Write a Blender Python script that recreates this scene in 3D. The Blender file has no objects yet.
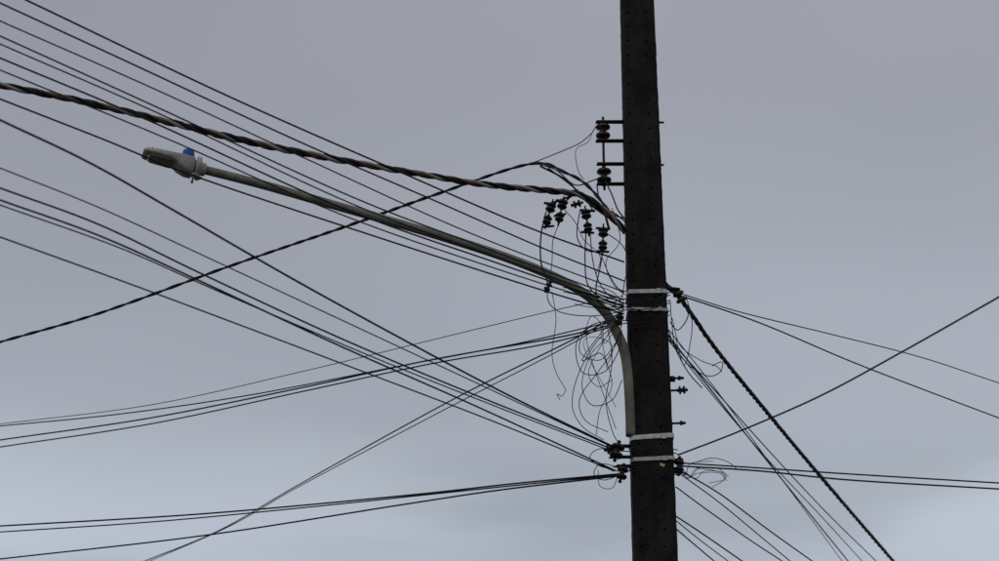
import bpy, bmesh, math, random
from mathutils import Vector, Matrix
random.seed(11)
scene=bpy.context.scene
R=math.radians
# ---------------------------------------------------------------- camera
ELEV=R(22); F=2068.0
CAM=Vector((-1.027,-13.4,1.6))
fw=Vector((0,math.cos(ELEV),math.sin(ELEV))); up=Vector((0,-math.sin(ELEV),math.cos(ELEV))); rt=Vector((1,0,0))
cd=bpy.data.cameras.new("camera"); cam=bpy.data.objects.new("camera",cd); scene.collection.objects.link(cam)
cam.location=CAM; cam.rotation_euler=(R(90)+ELEV,0,0)
cd.lens=36*F/999; cd.sensor_width=36; cd.clip_start=0.1; cd.clip_end=5000
cd.dof.use_dof=True; cd.dof.focus_distance=14.6; cd.dof.aperture_fstop=2.5
scene.camera=cam
def ray(u,v): return fw*F+rt*(u-499.5)+up*(280.5-v)
def Y(u,v,y=0.0):
    d=ray(u,v); return CAM+d*((y-CAM.y)/d.y)
def Zp(u,v,z):
    d=ray(u,v); return CAM+d*((z-CAM.z)/d.z)
def VP(u,v,p,q):
    d=ray(u,v); n=(q-p).cross(Vector((0,0,1))); return CAM+d*((p-CAM).dot(n)/d.dot(n))
# ---------------------------------------------------------------- materials
def mat(name,c1,c2=None,scale=8,rough=0.7,spec=0.3,metal=0,bump=0.0,stretch=(1,1,1),coord='Object',streak=0):
    m=bpy.data.materials.new(name); m.use_nodes=True; nt=m.node_tree; b=nt.nodes["Principled BSDF"]
    b.inputs["Roughness"].default_value=rough; b.inputs["Metallic"].default_value=metal
    b.inputs["Specular IOR Level"].default_value=spec
    if c2 is None: c2=tuple(x*0.6 for x in c1)
    tc=nt.nodes.new("ShaderNodeTexCoord"); mp=nt.nodes.new("ShaderNodeMapping"); mp.inputs["Scale"].default_value=stretch
    n=nt.nodes.new("ShaderNodeTexNoise"); n.inputs["Scale"].default_value=scale; n.inputs["Detail"].default_value=8; n.inputs["Roughness"].default_value=0.65
    r=nt.nodes.new("ShaderNodeValToRGB"); r.color_ramp.elements[0].position=0.35; r.color_ramp.elements[1].position=0.68
    r.color_ramp.elements[0].color=(*c2,1); r.color_ramp.elements[1].color=(*c1,1)
    L=nt.links.new
    L(tc.outputs[coord],mp.inputs[0]); L(mp.outputs[0],n.inputs["Vector"]); L(n.outputs["Fac"],r.inputs[0]); col=r.outputs[0]
    if streak:
        mp3=nt.nodes.new("ShaderNodeMapping"); mp3.inputs["Scale"].default_value=(22,22,3.5)
        n3=nt.nodes.new("ShaderNodeTexNoise"); n3.inputs["Scale"].default_value=1.0; n3.inputs["Detail"].default_value=7; n3.inputs["Roughness"].default_value=0.7
        r3=nt.nodes.new("ShaderNodeValToRGB"); r3.color_ramp.elements[0].position=0.38; r3.color_ramp.elements[0].color=(0.55,0.53,0.52,1); r3.color_ramp.elements[1].position=0.68; r3.color_ramp.elements[1].color=(1.4,1.35,1.25,1)
        mx=nt.nodes.new("ShaderNodeMix"); mx.data_type='RGBA'; mx.blend_type='MULTIPLY'; mx.inputs[0].default_value=streak
        L(tc.outputs[coord],mp3.inputs[0]); L(mp3.outputs[0],n3.inputs["Vector"]); L(n3.outputs["Fac"],r3.inputs[0]); L(col,mx.inputs[6]); L(r3.outputs[0],mx.inputs[7]); col=mx.outputs[2]
    L(col,b.inputs["Base Color"])
    if bump:
        n2=nt.nodes.new("ShaderNodeTexNoise"); n2.inputs["Scale"].default_value=scale*5; n2.inputs["Detail"].default_value=6
        L(mp.outputs[0],n2.inputs["Vector"])
        bp=nt.nodes.new("ShaderNodeBump"); bp.inputs["Strength"].default_value=bump; bp.inputs["Distance"].default_value=0.01
        L(n2.outputs["Fac"],bp.inputs["Height"]); L(bp.outputs[0],b.inputs["Normal"])
    return m
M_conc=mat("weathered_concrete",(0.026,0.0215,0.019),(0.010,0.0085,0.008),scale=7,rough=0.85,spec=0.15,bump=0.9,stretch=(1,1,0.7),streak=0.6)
M_wire=mat("black_insulation",(0.016,0.016,0.02),(0.008,0.008,0.01),rough=0.6,spec=0.25)
M_beige=mat("beige_cable_strand",(0.42,0.34,0.30),(0.22,0.17,0.15),rough=0.55,scale=3)  # pale beige, the lightest strand of the thick twisted cable
M_rust=mat("brown_cable_strand",(0.075,0.038,0.028),(0.03,0.018,0.014),rough=0.6)
M_pipe=mat("galvanised_pipe",(0.27,0.25,0.20),(0.12,0.108,0.085),scale=5,rough=0.7,spec=0.3,bump=0.15)
M_band=mat("galvanised_band",(0.72,0.73,0.74),(0.35,0.35,0.34),scale=18,rough=0.5,spec=0.4,bump=0.1)
M_cer=mat("brown_porcelain",(0.030,0.015,0.013),(0.016,0.009,0.008),rough=0.28,spec=0.4)
M_iron=mat("rusty_iron",(0.035,0.024,0.02),(0.014,0.011,0.010),scale=30,rough=0.8,bump=0.3)
M_lamp=mat("lamp_paint",(0.46,0.44,0.40),(0.25,0.235,0.21),scale=7,rough=0.6,spec=0.3,bump=0.1)
M_lens=mat("lamp_lens",(0.22,0.21,0.19),(0.14,0.13,0.12),rough=0.2,spec=0.5)
M_blue=mat("blue_plastic",(0.02,0.075,0.36),(0.012,0.05,0.27),rough=0.5,spec=0.3)
M_tag=mat("yellow_tag",(0.5,0.52,0.2),(0.35,0.36,0.12),rough=0.5)
M_ground=mat("ground_soil_grass",(0.07,0.08,0.04),(0.05,0.045,0.035),scale=0.6,rough=0.95,bump=0.5)
# ---------------------------------------------------------------- mesh helpers
def finish(bm,name,mats,parent=None,smooth=True):
    me=bpy.data.meshes.new(name); bmesh.ops.recalc_face_normals(bm,faces=bm.faces[:]); bm.to_mesh(me); bm.free()
    for m in (mats if isinstance(mats,(list,tuple)) else [mats]): me.materials.append(m)
    if smooth:
        for p in me.polygons: p.use_smooth=True
    o=bpy.data.objects.new(name,me); scene.collection.objects.link(o)
    if parent: o.parent=parent
    return o
def empty(name):
    e=bpy.data.objects.new(name,None); scene.collection.objects.link(e); e.empty_display_size=0.3; return e
def catmull(pts,n=10):
    if len(pts)<3:
        return [pts[0].lerp(pts[-1],i/n) for i in range(n+1)]
    P=[pts[0]*2-pts[1]]+list(pts)+[pts[-1]*2-pts[-2]]; out=[]
    for i in range(1,len(P)-2):
        for k in range(n):
            t=k/n; a,b,c,d=P[i-1],P[i],P[i+1],P[i+2]
            out.append(0.5*((2*b)+(c-a)*t+(2*a-5*b+4*c-d)*t*t+(3*b-a-3*c+d)*t**3))
    out.append(P[-2].copy()); return out
def frames(pts):
    out=[]; n=None
    for i,p in enumerate(pts):
        t=(pts[min(i+1,len(pts)-1)]-pts[max(i-1,0)])
        if t.length<1e-9: t=Vector((0,0,1))
        t.normalize()
        if n is None: n=t.orthogonal().normalized()
        else:
            n=n-t*n.dot(t)
            if n.length<1e-6: n=t.orthogonal()
            n.normalize()
        out.append((p,n.copy(),t.cross(n)))
    return out
def sweep(bm,pts,r,seg=6,mi=0,cap=True):
    rings=[]
    for i,(p,n,b) in enumerate(frames(pts)):
        rr=r(i/(len(pts)-1)) if callable(r) else r
        rings.append([bm.verts.new(p+(n*math.cos(2*math.pi*k/seg)+b*math.sin(2*math.pi*k/seg))*rr) for k in range(seg)])
    for a,c in zip(rings,rings[1:]):
        for k in range(seg):
            f=bm.faces.new((a[k],a[(k+1)%seg],c[(k+1)%seg],c[k])); f.material_index=mi
    if cap:
        for rg in (rings[0],rings[-1]):
            f=bm.faces.new(rg); f.material_index=mi
def lathe(bm,base,axis,prof,seg=16,mi=0):
    a=axis.normalized(); n=a.orthogonal().normalized(); b=a.cross(n); rings=[]
    for s,r in prof:
        rings.append([bm.verts.new(base+a*s+(n*math.cos(2*math.pi*k/seg)+b*math.sin(2*math.pi*k/seg))*r) for k in range(seg)])
    for p,q in zip(rings,rings[1:]):
        for k in range(seg):
            f=bm.faces.new((p[k],p[(k+1)%seg],q[(k+1)%seg],q[k])); f.material_index=mi
    for rg in (rings[0],rings[-1]):
        f=bm.faces.new(rg); f.material_index=mi
def bar(bm,p,q,w,h,mi=0,upv=Vector((0,0,1))):
    t=(q-p).normalized(); s=t.cross(upv)
    if s.length<1e-3: s=t.cross(Vector((0,1,0)))
    s.normalize(); u=s.cross(t)
    A=[bm.verts.new(p+s*a*w/2+u*b*h/2) for a,b in((-1,-1),(1,-1),(1,1),(-1,1))]
    B=[bm.verts.new(q+s*a*w/2+u*b*h/2) for a,b in((-1,-1),(1,-1),(1,1),(-1,1))]
    for k in range(4): bm.faces.new((A[k],A[(k+1)%4],B[(k+1)%4],B[k])).material_index=mi
    bm.faces.new(A).material_index=mi; bm.faces.new(B).material_index=mi
# ---------------------------------------------------------------- ground
bm=bmesh.new(); bmesh.ops.create_circle(bm,cap_ends=True,segments=64,radius=1500)
g=finish(bm,"ground",M_ground,smooth=False)
# ---------------------------------------------------------------- utility pole
pole=empty("utility_pole")
def hw(z): return (0.349-0.0116*z)/2
def hd(z): return hw(z)*0.8
def x0(z): return -0.012+(9.25-z)*0.0035
bm=bmesh.new()
zt=11.6; ch=0.020
zs=[0.0]; z=0.35; cells=[]
while z<zt-0.2:
    zs.append(zs[-1]+(z-zs[-1])/2)
    zs+= [z,z+0.014]; cells.append(len(zs)-2); z+=0.118
zs.append(zt)
rows=[]
for z in zs:
    w=hw(z); d=hd(z); x_=x0(z)
    fx=[-w+ch,-0.66*w-0.007,-0.66*w+0.007,0.42*w-0.007,0.42*w+0.007,w-ch]
    j=lambda:random.uniform(-.0018,.0018)
    row=[bm.verts.new((x_+x,-d,z)) for x in fx]
    row+=[bm.verts.new((x_+c[0]+j(),c[1]+j(),c[2])) for c in ((w,-d+ch,z),(w,d-ch,z),(w-ch,d,z),(-w+ch,d,z),(-w,d-ch,z),(-w,-d+ch,z))]
    rows.append(row)
N=12
for i,(a,b) in enumerate(zip(rows,rows[1:])):
    for k in range(N):
        vs=[a[k],a[(k+1)%N],b[(k+1)%N],b[k]]
        if i in cells and k in (1,3):
            dd=random.uniform(0.004,0.03)
            inn=[bm.verts.new(v.co+Vector((0,dd,0))) for v in vs]
            for j_ in range(4): bm.faces.new((vs[j_],vs[(j_+1)%4],inn[(j_+1)%4],inn[j_]))
            bm.faces.new(inn)
        else: bm.faces.new(vs)
bm.faces.new(rows[-1]); bm.faces.new(rows[0])
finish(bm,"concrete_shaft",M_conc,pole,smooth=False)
def band(name,v,h=0.034,tilt=0.0,m=M_band):
    z0=Y(646,v).z; bm=bmesh.new(); t=0.007; rings=[]
    for z,o in ((z0-h/2,0),(z0-h/2,t),(z0+h/2,t),(z0+h/2,0)):
        w=hw(z)+o; d=hd(z)+o; c=ch
        rings.append([bm.verts.new((x+x0(z0),y,z+x*tilt)) for x,y in ((-w+c,-d),(w-c,-d),(w,-d+c),(w,d-c),(w-c,d),(-w+c,d),(-w,d-c),(-w,-d+c))])
    for a,b in zip(rings,rings[1:]):
        for k in range(8): bm.faces.new((a[k],a[(k+1)%8],b[(k+1)%8],b[k]))
    w=hw(z0)
    bar(bm,Vector((w*0.55,-hd(z0)-0.012,z0-h*.6)),Vector((w*0.55,-hd(z0)-0.012,z0+h*.6)),0.03,0.01)
    finish(bm,name,m,pole,smooth=False)
band("steel_band_1",297,0.029,0.02); band("steel_band_2",315,0.023,-0.02)
band("steel_band_3",441.5,0.031,0.07); band("steel_band_4",463.5,0.026,0.05)
bm=bmesh.new(); p=Y(660,464,-0.15); bar(bm,p,p+Vector((0.03,0,-0.012)),0.008,0.018)
finish(bm,"marker_tag",M_tag,pole,smooth=False)
def spool(bm,c,axis,L=0.13,r=0.055,stud=0.035):
    a=axis.normalized(); b=c-a*L/2
    lathe(bm,b,a,[(0,r*.55),(0.03*L,r*.85),(.16*L,r),(.28*L,r*.92),(.36*L,r*.5),(.5*L,r*.42),(.64*L,r*.5),(.72*L,r*.92),(.84*L,r),(.97*L,r*.85),(L,r*.55)],16,0)
    lathe(bm,b-a*stud,a,[(0,0.007),(0.006,0.013),(0.016,0.013),(0.018,0.007),(L+stud*1.5,0.007),(L+stud*1.55,0.013),(L+stud*1.8,0.013),(L+stud*2,0.005)],8,1)
MI=[M_cer,M_iron]
bm=bmesh.new()
zax=Vector((0,0,1))
for vt,vb,vc,ur in ((122,141,131.5,603),(164,184,176,604)):
    for v in (vt,vb):
        bar(bm,Y(624,v,-0.0),Y(ur-7,v,-0.03),0.04,0.012,1)
    spool(bm,Y(ur,vc,-0.02),zax,0.10,0.054)
sweep(bm,[Y(603,117,-0.02),Y(603.5,150,-0.02),Y(604.5,190,-0.02)],0.009,8,1)
for v in (122.5,165):
    sweep(bm,[Y(650,v,0),Y(664,v,0)],0.008,8,1)
    lathe(bm,Y(655.5,v,0),Vector((1,0,0)),[(0,0.022),(0.012,0.022),(0.013,0.014),(0.03,0.014)],6,1)
finish(bm,"insulator_rack",MI,pole)
bm=bmesh.new()
for u,v,y,L,r in ((617,451,-0.16,0.09,0.048),(622,473,-0.17,0.075,0.04)):
    spool(bm,Y(u,v,y),Vector((0.25,0.1,1)),L,r)
spool(bm,Y(611,449,-0.1),Vector((1,0.1,0.2)),0.06,0.035,0.02)
bar(bm,Y(632,446,-0.12),Y(612,446,-0.16),0.05,0.010,1); bar(bm,Y(632,457,-0.12),Y(610,457,-0.16),0.05,0.010,1)
bar(bm,Y(634,466,-0.12),Y(616,466,-0.17),0.05,0.010,1)
spool(bm,Y(679,466,-0.05),Vector((0.1,0.1,1)),0.075,0.036)
bar(bm,Y(668,460,-0.05),Y(683,460,-0.05),0.05,0.01,1);bar(bm,Y(668,472,-0.05),Y(683,472,-0.05),0.05,0.01,1)
spool(bm,Y(680,297,-0.05),Vector((0.5,0.1,-1)),0.075,0.042)
bar(bm,Y(664,288,-0.05),Y(680,290,-0.05),0.05,0.012,1)
for v,ue in ((379,684),(391,688),(424,686)):
    sweep(bm,[Y(655,v,0),Y(ue,v-1,-0.02)],0.008,8,1)
    lathe(bm,Y(ue-6,v-1,-0.02),Vector((1,0,0)),[(0,0.016),(0.016,0.016),(0.018,0.010),(0.034,0.010)],6,1)
spool(bm,Y(682,390,-0.02),Vector((1,0,0.1)),0.045,0.03,0.015)
lathe(bm,Y(669,379,0),Vector((1,0,0)),[(0,0.022),(0.04,0.022),(0.042,0.014)],8,1)
spool(bm,Y(619,320,-0.14),Vector((0.3,0,1)),0.06,0.03,0.015)
finish(bm,"pole_insulators",MI,pole)
bm=bmesh.new()
for u,v,tx in ((549,214,0.25),(561,211,0.2),(587,221,-0.1),(603,239,0.05)):
    c=Y(u,v,-0.35); ax=Vector((tx,0.1,1)); an=ax.normalized()
    spool(bm,c+an*0.052,ax,0.05,0.036,0.018); spool(bm,c-an*0.052,ax,0.05,0.032,0.018)
    sweep(bm,[c+an*0.12,c-an*0.12],0.006,6,1)
for (u1,v1),(u2,v2) in (((544,203),(556,204)),((543,227),(554,226)),((556,200),(568,203)),((580,210),(595,211)),((581,232),(594,233)),((596,228),(610,229)),((597,251),(609,252)),
                        ((566,201),(578,190)),((594,212),(584,196)),((609,229),(604,210)),((549,204),(572,196)),((554,216),(566,214))):
    bar(bm,Y(u1,v1,-0.35),Y(u2,v2,-0.33),0.022,0.009,1)
spool(bm,Y(577,204,-0.3),Vector((1,0,0.3)),0.05,0.028,0.02)
finish(bm,"hanging_insulators",MI,pole)
# ---------------------------------------------------------------- street lamp
lamp=empty("street_lamp")
arm=[(631,436),(630.5,415),(628.5,380),(624.5,352),(616,331),(604,311),(582,292),(550,275),(505,257),(450,239),(390,221),(330,204),(260,184),(197,168)]
tip_y=-0.95
pts=[]
for u,v in arm:
    t=max(0,(629-u))/430.0
    pts.append(Y(u,v,-0.09+(tip_y+0.09)*t))
bm=bmesh.new(); sweep(bm,catmull(pts,8),lambda t:0.036-0.006*t,14)
finish(bm,"curved_arm",M_pipe,lamp)
A=pts[-1]; ax=(pts[-1]-pts[-2]).normalized(); side=ax.cross(zax).normalized(); uu=side.cross(ax).normalized()
def loft(bm,secs,seg=24,mi=0,e=0.45):
    rings=[]
    for s,cz,w,h in secs:
        rg=[]
        for k in range(seg):
            a=2*math.pi*k/seg; c,sn=math.cos(a),math.sin(a)
            rg.append(bm.verts.new(A+ax*s+side*(w*math.copysign(abs(c)**e,c))+uu*(cz+h*math.copysign(abs(sn)**e,sn))))
        rings.append(rg)
    for a,b in zip(rings,rings[1:]):
        for k in range(seg): bm.faces.new((a[k],a[(k+1)%seg],b[(k+1)%seg],b[k])).material_index=mi
    bm.faces.new(rings[0]).material_index=mi; bm.faces.new(rings[-1]).material_index=mi
bm=bmesh.new()
lathe(bm,A-ax*0.06,ax,[(0,0.034),(0.004,0.044),(0.035,0.046),(0.04,0.070),(0.046,0.078),(0.064,0.078),(0.072,0.070),(0.076,0.048),(0.13,0.048)],20)
loft(bm,[(0.02,-0.005,0.045,0.040),(0.028,-0.008,0.068,0.062),(0.075,-0.006,0.075,0.062),(0.125,0.002,0.078,0.050),(0.150,0.010,0.085,0.034),(0.19,0.013,0.090,0.027),(0.28,0.013,0.088,0.023),(0.345,0.011,0.078,0.018),(0.368,0.009,0.065,0.009)])
for k in range(5):
    s=0.195+0.03*k
    bar(bm,A+ax*s+side*-0.06+uu*0.040,A+ax*s+side*0.06+uu*0.040,0.005,0.010)
for sgn in (-1,1):
    lathe(bm,A+ax*(0.01)+side*0.035*sgn-uu*0.098,uu,[(0,0.010),(0.012,0.010),(0.013,0.006),(0.05,0.006)],6)
bar(bm,A+ax*0.03-side*0.05-uu*0.076,A+ax*-0.03-side*0.0-uu*0.076,0.05,0.012)
finish(bm,"lamp_housing",M_lamp,lamp)
bm=bmesh.new(); loft(bm,[(0.165,-0.012,0.065,0.006),(0.175,-0.016,0.070,0.010),(0.31,-0.013,0.066,0.010),(0.33,-0.010,0.05,0.004)])
finish(bm,"lamp_lens",M_lens,lamp)
bm=bmesh.new(); lathe(bm,A+ax*0.075+uu*0.052,uu,[(0,0.046),(0.018,0.046),(0.020,0.041),(0.045,0.040),(0.058,0.033),(0.064,0.012)],18)
finish(bm,"photocell",M_blue,lamp)
# ---------------------------------------------------------------- overhead wires
def span(pix,y0=-0.15,dz=0.25,ext=0.6):
    p=Y(*pix[0],y0); q=Zp(*pix[-1],(p.z+dz))
    ps=[p]+[VP(u,v,p,q) for u,v in pix[1:-1]]+[q]
    h=Vector((q.x-p.x,q.y-p.y,0)); Lh=h.length; h/=Lh
    out=catmull(ps,14)
    e=out[-1]; t=(out[-1]-out[-6]); sl=t.z/max(1e-6,Vector((t.x,t.y)).length)
    for k in range(1,13):
        s=Lh*ext*k/12; out.append(e+h*s+Vector((0,0,sl*s+0.004*s*s)))
    return out
def wire(pix,r=0.0055,m=M_wire,**k):
    bm=bmesh.new(); sweep(bm,span(pix,**k),r*1.05,6); return finish(bm,"overhead_wire",m)
def twisted(pix,r,strands,pitch,ros,mats,name="twisted_power_cable",**k):
    c=span(pix,**k)
    out=[c[0]]; acc=0; step=pitch/9
    for a,b in zip(c,c[1:]):
        L=(b-a).length; d=step-acc
        while d<=L: out.append(a.lerp(b,d/L)); d+=step
        acc=L-(d-step)
    bm=bmesh.new(); fr=frames(out); ph0=0; phs=[]
    for i in range(len(fr)):
        ph0+=2*math.pi*step/pitch*(1+0.22*math.sin(i*0.031)+0.12*math.sin(i*0.087+1)); phs.append(ph0)
    for s in range(strands):
        q=[]
        for i,(p,n,b) in enumerate(fr):
            ph=phs[i]+2*math.pi*s/strands; rr=r*(1+0.12*math.sin(i*0.11+s))
            q.append(p+(n*math.cos(ph)+b*math.sin(ph))*rr)
        sweep(bm,q,ros[s%len(ros)],7,mi=s%len(mats))
    return finish(bm,name,mats)
U=[
 ([(624,262),(530,228),(400,172),(230,97),(26,0)],.0060),
 ([(624,281),(540,247),(440,203),(300,142),(130,63),(0,3)],.0055),
 ([(624,292),(470,233),(300,156),(150,87),(0,21)],.0045),
 ([(624,300),(480,246),(350,196),(150,104),(0,36)],.0050),
 ([(624,303),(490,255),(350,203),(160,114),(0,44)],.0045),
 ([(624,306),(500,264),(340,207),(150,121),(0,58)],.0055),
 ([(624,309),(500,270),(345,216),(170,140),(0,70)],.0045),
 ([(624,314),(545,291),(380,238),(200,178),(100,138),(0,99)],.0055),
]
for p,r in U: wire(p,r)
Lw=[
 ([(612,446),(520,401),(430,354),(300,283),(180,214),(90,163),(0,120)],.0060),
 ([(612,447),(500,394),(380,338),(200,254),(100,208),(0,168)],.0038),
 ([(612,449),(480,397),(340,338),(200,273),(100,225),(0,188)],.0055),
 ([(614,470),(480,408),(340,346),(200,281),(100,236),(0,200)],.0055),
 ([(614,452),(500,408),(380,360),(220,292),(120,248),(0,205)],.0040),
 ([(614,471),(500,424),(380,378),(200,310),(100,273),(0,237)],.0045),
]
for p,r in Lw: wire(p,r,y0=-0.17,dz=0.35)
Ml=[
 ([(622,322),(560,337),(430,360),(300,388),(150,418),(0,440)],.0055),
 ([(622,324),(540,345),(430,364),(300,392),(150,424),(0,447)],.0050),
 ([(622,319),(520,343),(400,366),(250,395),(120,414),(0,426)],.0045),
 ([(622,296),(560,309),(440,338),(300,372),(150,405),(0,424)],.0030),
]
for p,r in Ml: wire(p,r,dz=0.1)
wire([(622,312),(570,341),(450,401),(300,484),(220,530),(145,561)],.0055,dz=0.0)
wire([(622,314),(560,350),(440,412),(300,486),(230,526),(150,561)],.0040,dz=0.0)
for p,r in (([(618,474),(520,483),(400,496),(200,514),(0,526)],.0055),([(618,475),(500,487),(300,508),(150,522),(0,532)],.0045),([(618,476),(500,490),(400,505),(200,536),(0,559)],.0055)):
    wire(p,r,dz=0.1,y0=-0.17)
for p,r,y in (
 ([(676,292),(740,312),(830,334),(920,357),(999,383)],.0040,-0.05),
 ([(676,294),(760,323),(850,361),(930,392),(999,418)],.0055,-0.05),
 ([(678,455),(740,431),(820,396),(900,353),(999,297)],.0055,-0.05),
 ([(681,463),(760,468),(850,474),(999,483)],.0050,-0.05),
 ([(681,466),(760,471),(850,480),(999,489)],.0055,-0.05),
 ([(668,335),(700,376),(760,452),(810,514),(848,561)],.0055,0.0),
 ([(668,338),(710,385),(770,452),(826,512),(876,561)],.0045,0.0),
 ([(669,341),(715,398),(770,462),(820,515),(862,561)],.0038,0.0),
 ([(669,330),(720,395),(775,470),(815,524),(842,561)],.0035,0.0),
 ([(679,470),(720,494),(770,531),(812,561)],.0050,0.0),
 ([(679,473),(720,503),(760,536),(790,561)],.0040,0.0),
 ([(676,487),(710,512),(750,540),(782,561)],.0045,0.0),
 ([(674,515),(700,532),(742,561)],.0050,0.0),
 ([(674,527),(695,545),(714,561)],.0045,0.0),
 ([(674,519),(700,540),(728,561)],.0035,0.0)):
    wire(p,r,y0=y,dz=0.0,ext=0.4)
twisted([(626,232),(606,212),(580,195),(540,190),(480,184),(420,174),(340,160),(250,142),(160,120),(80,101),(0,85)],0.0130,3,0.42,[0.0120,0.0120,0.0115],[M_wire,M_rust,M_beige],y0=-0.2,dz=0.1)
twisted([(620,226),(590,188),(566,173),(530,164),(440,193),(350,225),(230,266),(100,313),(0,342)],0.0055,2,0.30,[0.0075],[M_wire,M_wire],y0=-0.2,dz=0.1)
twisted([(662,281),(684,304),(715,348),(760,404),(820,476),(893,561)],0.0095,3,0.38,[0.0095,0.0095,0.009],[M_wire,M_rust,M_rust],y0=-0.1,dz=0.0,ext=0.4)
# ---------------------------------------------------------------- jumpers and tangle
bm=bmesh.new()
def loop(pix,y=-0.3,r=0.0035,jit=0.05,nn=10):
    ps=[Y(u,v,y+random.uniform(-jit,jit)) for u,v in pix]
    sweep(bm,catmull(ps,nn),r,6)
loop([(530,164),(560,152),(580,143),(592,133)],-0.2,0.0035)
loop([(592,133),(588,142),(576,150),(578,170),(584,180)],-0.2,0.0025)
loop([(592,133),(597,126),(604,130)],-0.1,0.004)
loop([(534,163),(556,170),(575,185),(594,180),(604,176)],-0.2,0.0045)
loop([(540,166),(566,180),(585,200),(603,214),(625,228)],-0.25,0.007)
loop([(548,168),(572,186),(592,204),(612,212),(626,222)],-0.25,0.0055)
loop([(604,178),(612,195),(618,210),(626,220)],-0.1,0.005)
loop([(597,186),(600,200),(612,214),(624,218)],-0.25,0.005)
loop([(546,212),(541,235),(541,262),(547,280),(549,290)],-0.35,0.0055)
loop([(560,222),(553,240),(552,262),(549,284)],-0.35,0.003)
loop([(549,284),(548,300),(560,312),(590,316),(620,312)],-0.35,0.0035)
loop([(586,232),(585,260),(588,285),(604,300),(622,306)],-0.3,0.0045)
loop([(590,232),(593,262),(600,284),(612,298),(626,304)],-0.3,0.0035)
loop([(603,250),(600,268),(596,290),(602,306),(620,310)],-0.3,0.0045)
loop([(605,232),(622,245),(628,262),(624,285),(622,300)],-0.25,0.0035)
loop([(600,252),(608,272),(618,288),(628,292)],-0.25,0.003)
loop([(612,208),(620,240),(606,262),(614,285),(630,298)],-0.25,0.003)
loop([(580,210),(577,236),(586,250),(600,252)],-0.3,0.004)
loop([(560,205),(575,222),(584,240),(600,256),(596,275)],-0.3,0.003)
for k in range(7):
    a=random.uniform(560,600); b=random.uniform(284,306)
    loop([(a,b),(a+18,b+6+random.uniform(-3,3)),(624,random.uniform(302,318))],-0.25,0.003)
loop([(552,292),(556,320),(552,352),(556,372),(566,390)],-0.3,0.0026)
loop([(566,390),(562,396),(557,394),(560,400)],-0.3,0.0026)
loop([(620,318),(590,326),(576,345),(582,372),(604,372),(618,352),(622,330)],-0.25,0.0032)
loop([(622,320),(600,338),(584,362),(574,388),(573,410),(584,428),(604,440)],-0.25,0.003)
loop([(618,322),(604,340),(590,356),(582,385),(592,405),(612,400),(622,380)],-0.25,0.003)
loop([(622,330),(612,352),(598,372),(580,398),(585,420),(608,432)],-0.25,0.003)
loop([(610,322),(586,330),(580,352),(600,360),(616,342),(622,322)],-0.25,0.003)
loop([(606,318),(612,360),(606,400),(612,430),(620,446)],-0.27,0.003)
loop([(600,322),(604,352),(612,385),(600,410),(596,436)],-0.27,0.0025)
for k in range(4):
    q=[(620+random.uniform(-6,3),random.uniform(308,326))]
    cx=random.uniform(594,608); cy=random.uniform(334,372); ph=random.uniform(0,6); sgn=random.choice((-1,1))
    rx=random.uniform(10,20); ry=random.uniform(10,28)
    for j in range(random.randint(3,5)):
        a=ph+sgn*j*random.uniform(0.8,1.3); m=random.uniform(.7,1.2)
        q.append((min(622,cx+rx*m*math.cos(a)),cy+ry*m*math.sin(a)))
    if k%2: q.append((616,random.uniform(405,445)))
    loop(q,-0.24,random.choice((0.002,0.0025,0.0035)),0.05)
loop([(616,470),(600,466),(590,458),(596,450),(610,448)],-0.2,0.003)
loop([(620,475),(604,480),(594,474),(600,464),(615,466)],-0.2,0.003)
loop([(618,476),(612,488),(600,486),(598,470)],-0.2,0.0025)
for v in (300,303,308,311,319,323):
    loop([(614,v+2),(626,v+random.uniform(-2,2)),(648,v+random.uniform(-3,3)),(670,v-8)],-0.165,0.0035,0.005)
for v in (446,450,467,471):
    loop([(612,v),(630,v+random.uniform(-2,2)),(652,v+random.uniform(-2,2)),(678,v+4)],-0.165,0.0035,0.005)
loop([(670,300),(672,325),(676,348),(690,366),(708,376),(720,372),(722,362),(712,366)],-0.1,0.0032)
loop([(672,318),(680,345),(700,360),(716,366),(722,372)],-0.1,0.0028)
loop([(686,296),(692,320),(690,345),(684,365),(676,340)],-0.1,0.003)
loop([(668,330),(676,350),(688,372),(702,388)],-0.05,0.004)
loop([(672,292),(684,300),(688,316),(678,330),(670,322)],-0.1,0.004)
for k in range(5):
    cx=708+random.uniform(-5,8); cy=474+random.uniform(-4,5); rx=random.uniform(14,26); ry=random.uniform(5,12); ph=3.14+random.uniform(-.3,.3)
    q=[(680,466+k)]+[(cx+rx*random.uniform(.8,1.2)*math.cos(ph+j*1.15),cy+ry*random.uniform(.7,1.3)*math.sin(ph+j*1.15)) for j in range(random.randint(3,5))]
    loop(q,-0.08,0.0022,0.03)
loop([(696,462),(712,458),(728,462),(738,470)],-0.08,0.0025)
finish(bm,"tangled_service_wires",M_wire)
bm=bmesh.new(); spool(bm,Y(548,287,-0.35),Vector((0.5,0,1)),0.05,0.025,0.02); finish(bm,"jumper_clamp",MI,pole)

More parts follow.
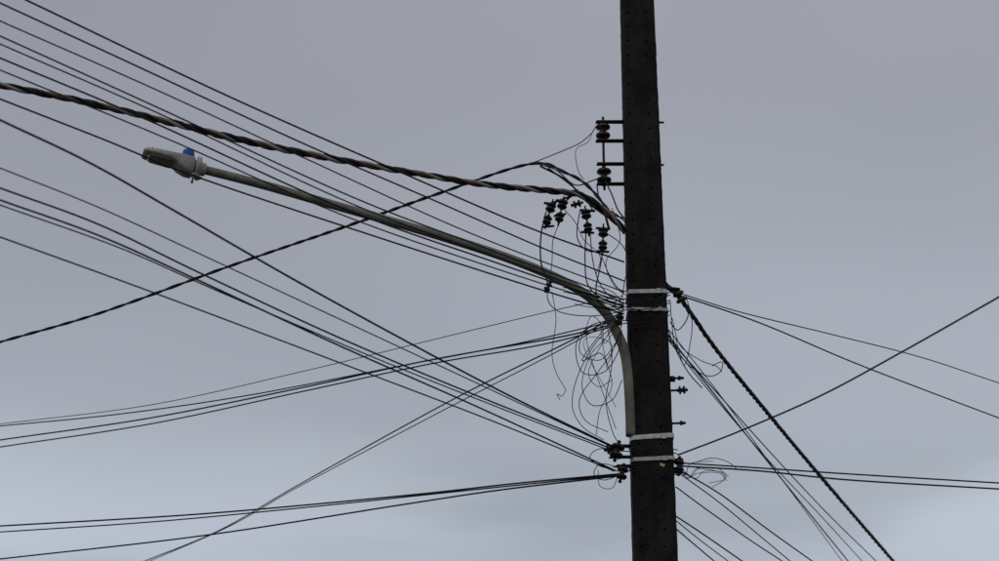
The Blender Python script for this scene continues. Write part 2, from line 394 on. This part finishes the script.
# ---------------------------------------------------------------- light
SE,SR=R(48),R(215)
w=bpy.data.worlds.new("World"); scene.world=w; w.use_nodes=True; nt=w.node_tree; nt.nodes.clear(); L=nt.links.new
N_=nt.nodes.new
out=N_("ShaderNodeOutputWorld"); bg=N_("ShaderNodeBackground"); bg2=N_("ShaderNodeBackground"); add=N_("ShaderNodeMixShader")
sky=N_("ShaderNodeTexSky"); sky.sky_type='NISHITA'; sky.sun_disc=False; sky.sun_elevation=SE; sky.sun_rotation=SR
L(sky.outputs[0],bg.inputs[0]); bg.inputs[1].default_value=0.08
tc=N_("ShaderNodeTexCoord")
def noise(scale,loc,ns,det,rough):
    mp=N_("ShaderNodeMapping"); mp.inputs["Scale"].default_value=scale; mp.inputs["Location"].default_value=loc
    L(tc.outputs["Generated"],mp.inputs[0])
    n=N_("ShaderNodeTexNoise"); n.inputs["Scale"].default_value=ns; n.inputs["Detail"].default_value=det; n.inputs["Roughness"].default_value=rough
    L(mp.outputs[0],n.inputs["Vector"]); return n.outputs["Fac"]
def mrange(src,a,b,c,d,smooth=False):
    m=N_("ShaderNodeMapRange"); m.inputs["From Min"].default_value=a; m.inputs["From Max"].default_value=b; m.inputs["To Min"].default_value=c; m.inputs["To Max"].default_value=d
    if smooth: m.interpolation_type='SMOOTHSTEP'
    L(src,m.inputs["Value"]); return m.outputs[0]
def math_(op,a,b):
    m=N_("ShaderNodeMath"); m.operation=op
    for i,x in enumerate((a,b)):
        if isinstance(x,(int,float)): m.inputs[i].default_value=x
        else: L(x,m.inputs[i])
    return m.outputs[0]
sep=N_("ShaderNodeSeparateXYZ"); L(tc.outputs["Generated"],sep.inputs[0])
low=mrange(sep.outputs["Z"],0.22,0.50,1,0)
cr=N_("ShaderNodeValToRGB"); e=cr.color_ramp.elements; e[0].position=0; e[0].color=(0.348,0.355,0.405,1); e[1].position=1; e[1].color=(0.410,0.458,0.520,1)
L(low,cr.inputs[0])
soft=mrange(noise((1,1,2.0),(0.35,0.2,0.1),2.6,2,0.4),0.3,0.7,0.90,1.12)
bank=mrange(noise((1.0,1.0,4.0),(1.3,0.4,0.9),4.2,3,0.42),0.38,0.64,-0.08,0.22,True)
lowmask=mrange(sep.outputs["Z"],0.26,0.34,1,0,True)
fac=math_('ADD',soft,math_('MULTIPLY',bank,lowmask))
mul=N_("ShaderNodeVectorMath"); mul.operation='SCALE'; L(cr.outputs[0],mul.inputs[0]); L(fac,mul.inputs["Scale"])
L(mul.outputs[0],bg2.inputs[0]); bg2.inputs[1].default_value=1.0
add.inputs[0].default_value=0.93; L(bg.outputs[0],add.inputs[1]); L(bg2.outputs[0],add.inputs[2]); L(add.outputs[0],out.inputs[0])
sd=bpy.data.lights.new("sun",'SUN'); sd.energy=0.55; sd.angle=R(25); sd.color=(1,0.97,0.92)
so=bpy.data.objects.new("sun",sd); scene.collection.objects.link(so)
dirv=Vector((math.sin(SR)*math.cos(SE),math.cos(SR)*math.cos(SE),math.sin(SE)))
so.rotation_euler=dirv.to_track_quat('Z','Y').to_euler()
scene.view_settings.view_transform='Standard'; scene.view_settings.look='None'; scene.view_settings.exposure=0
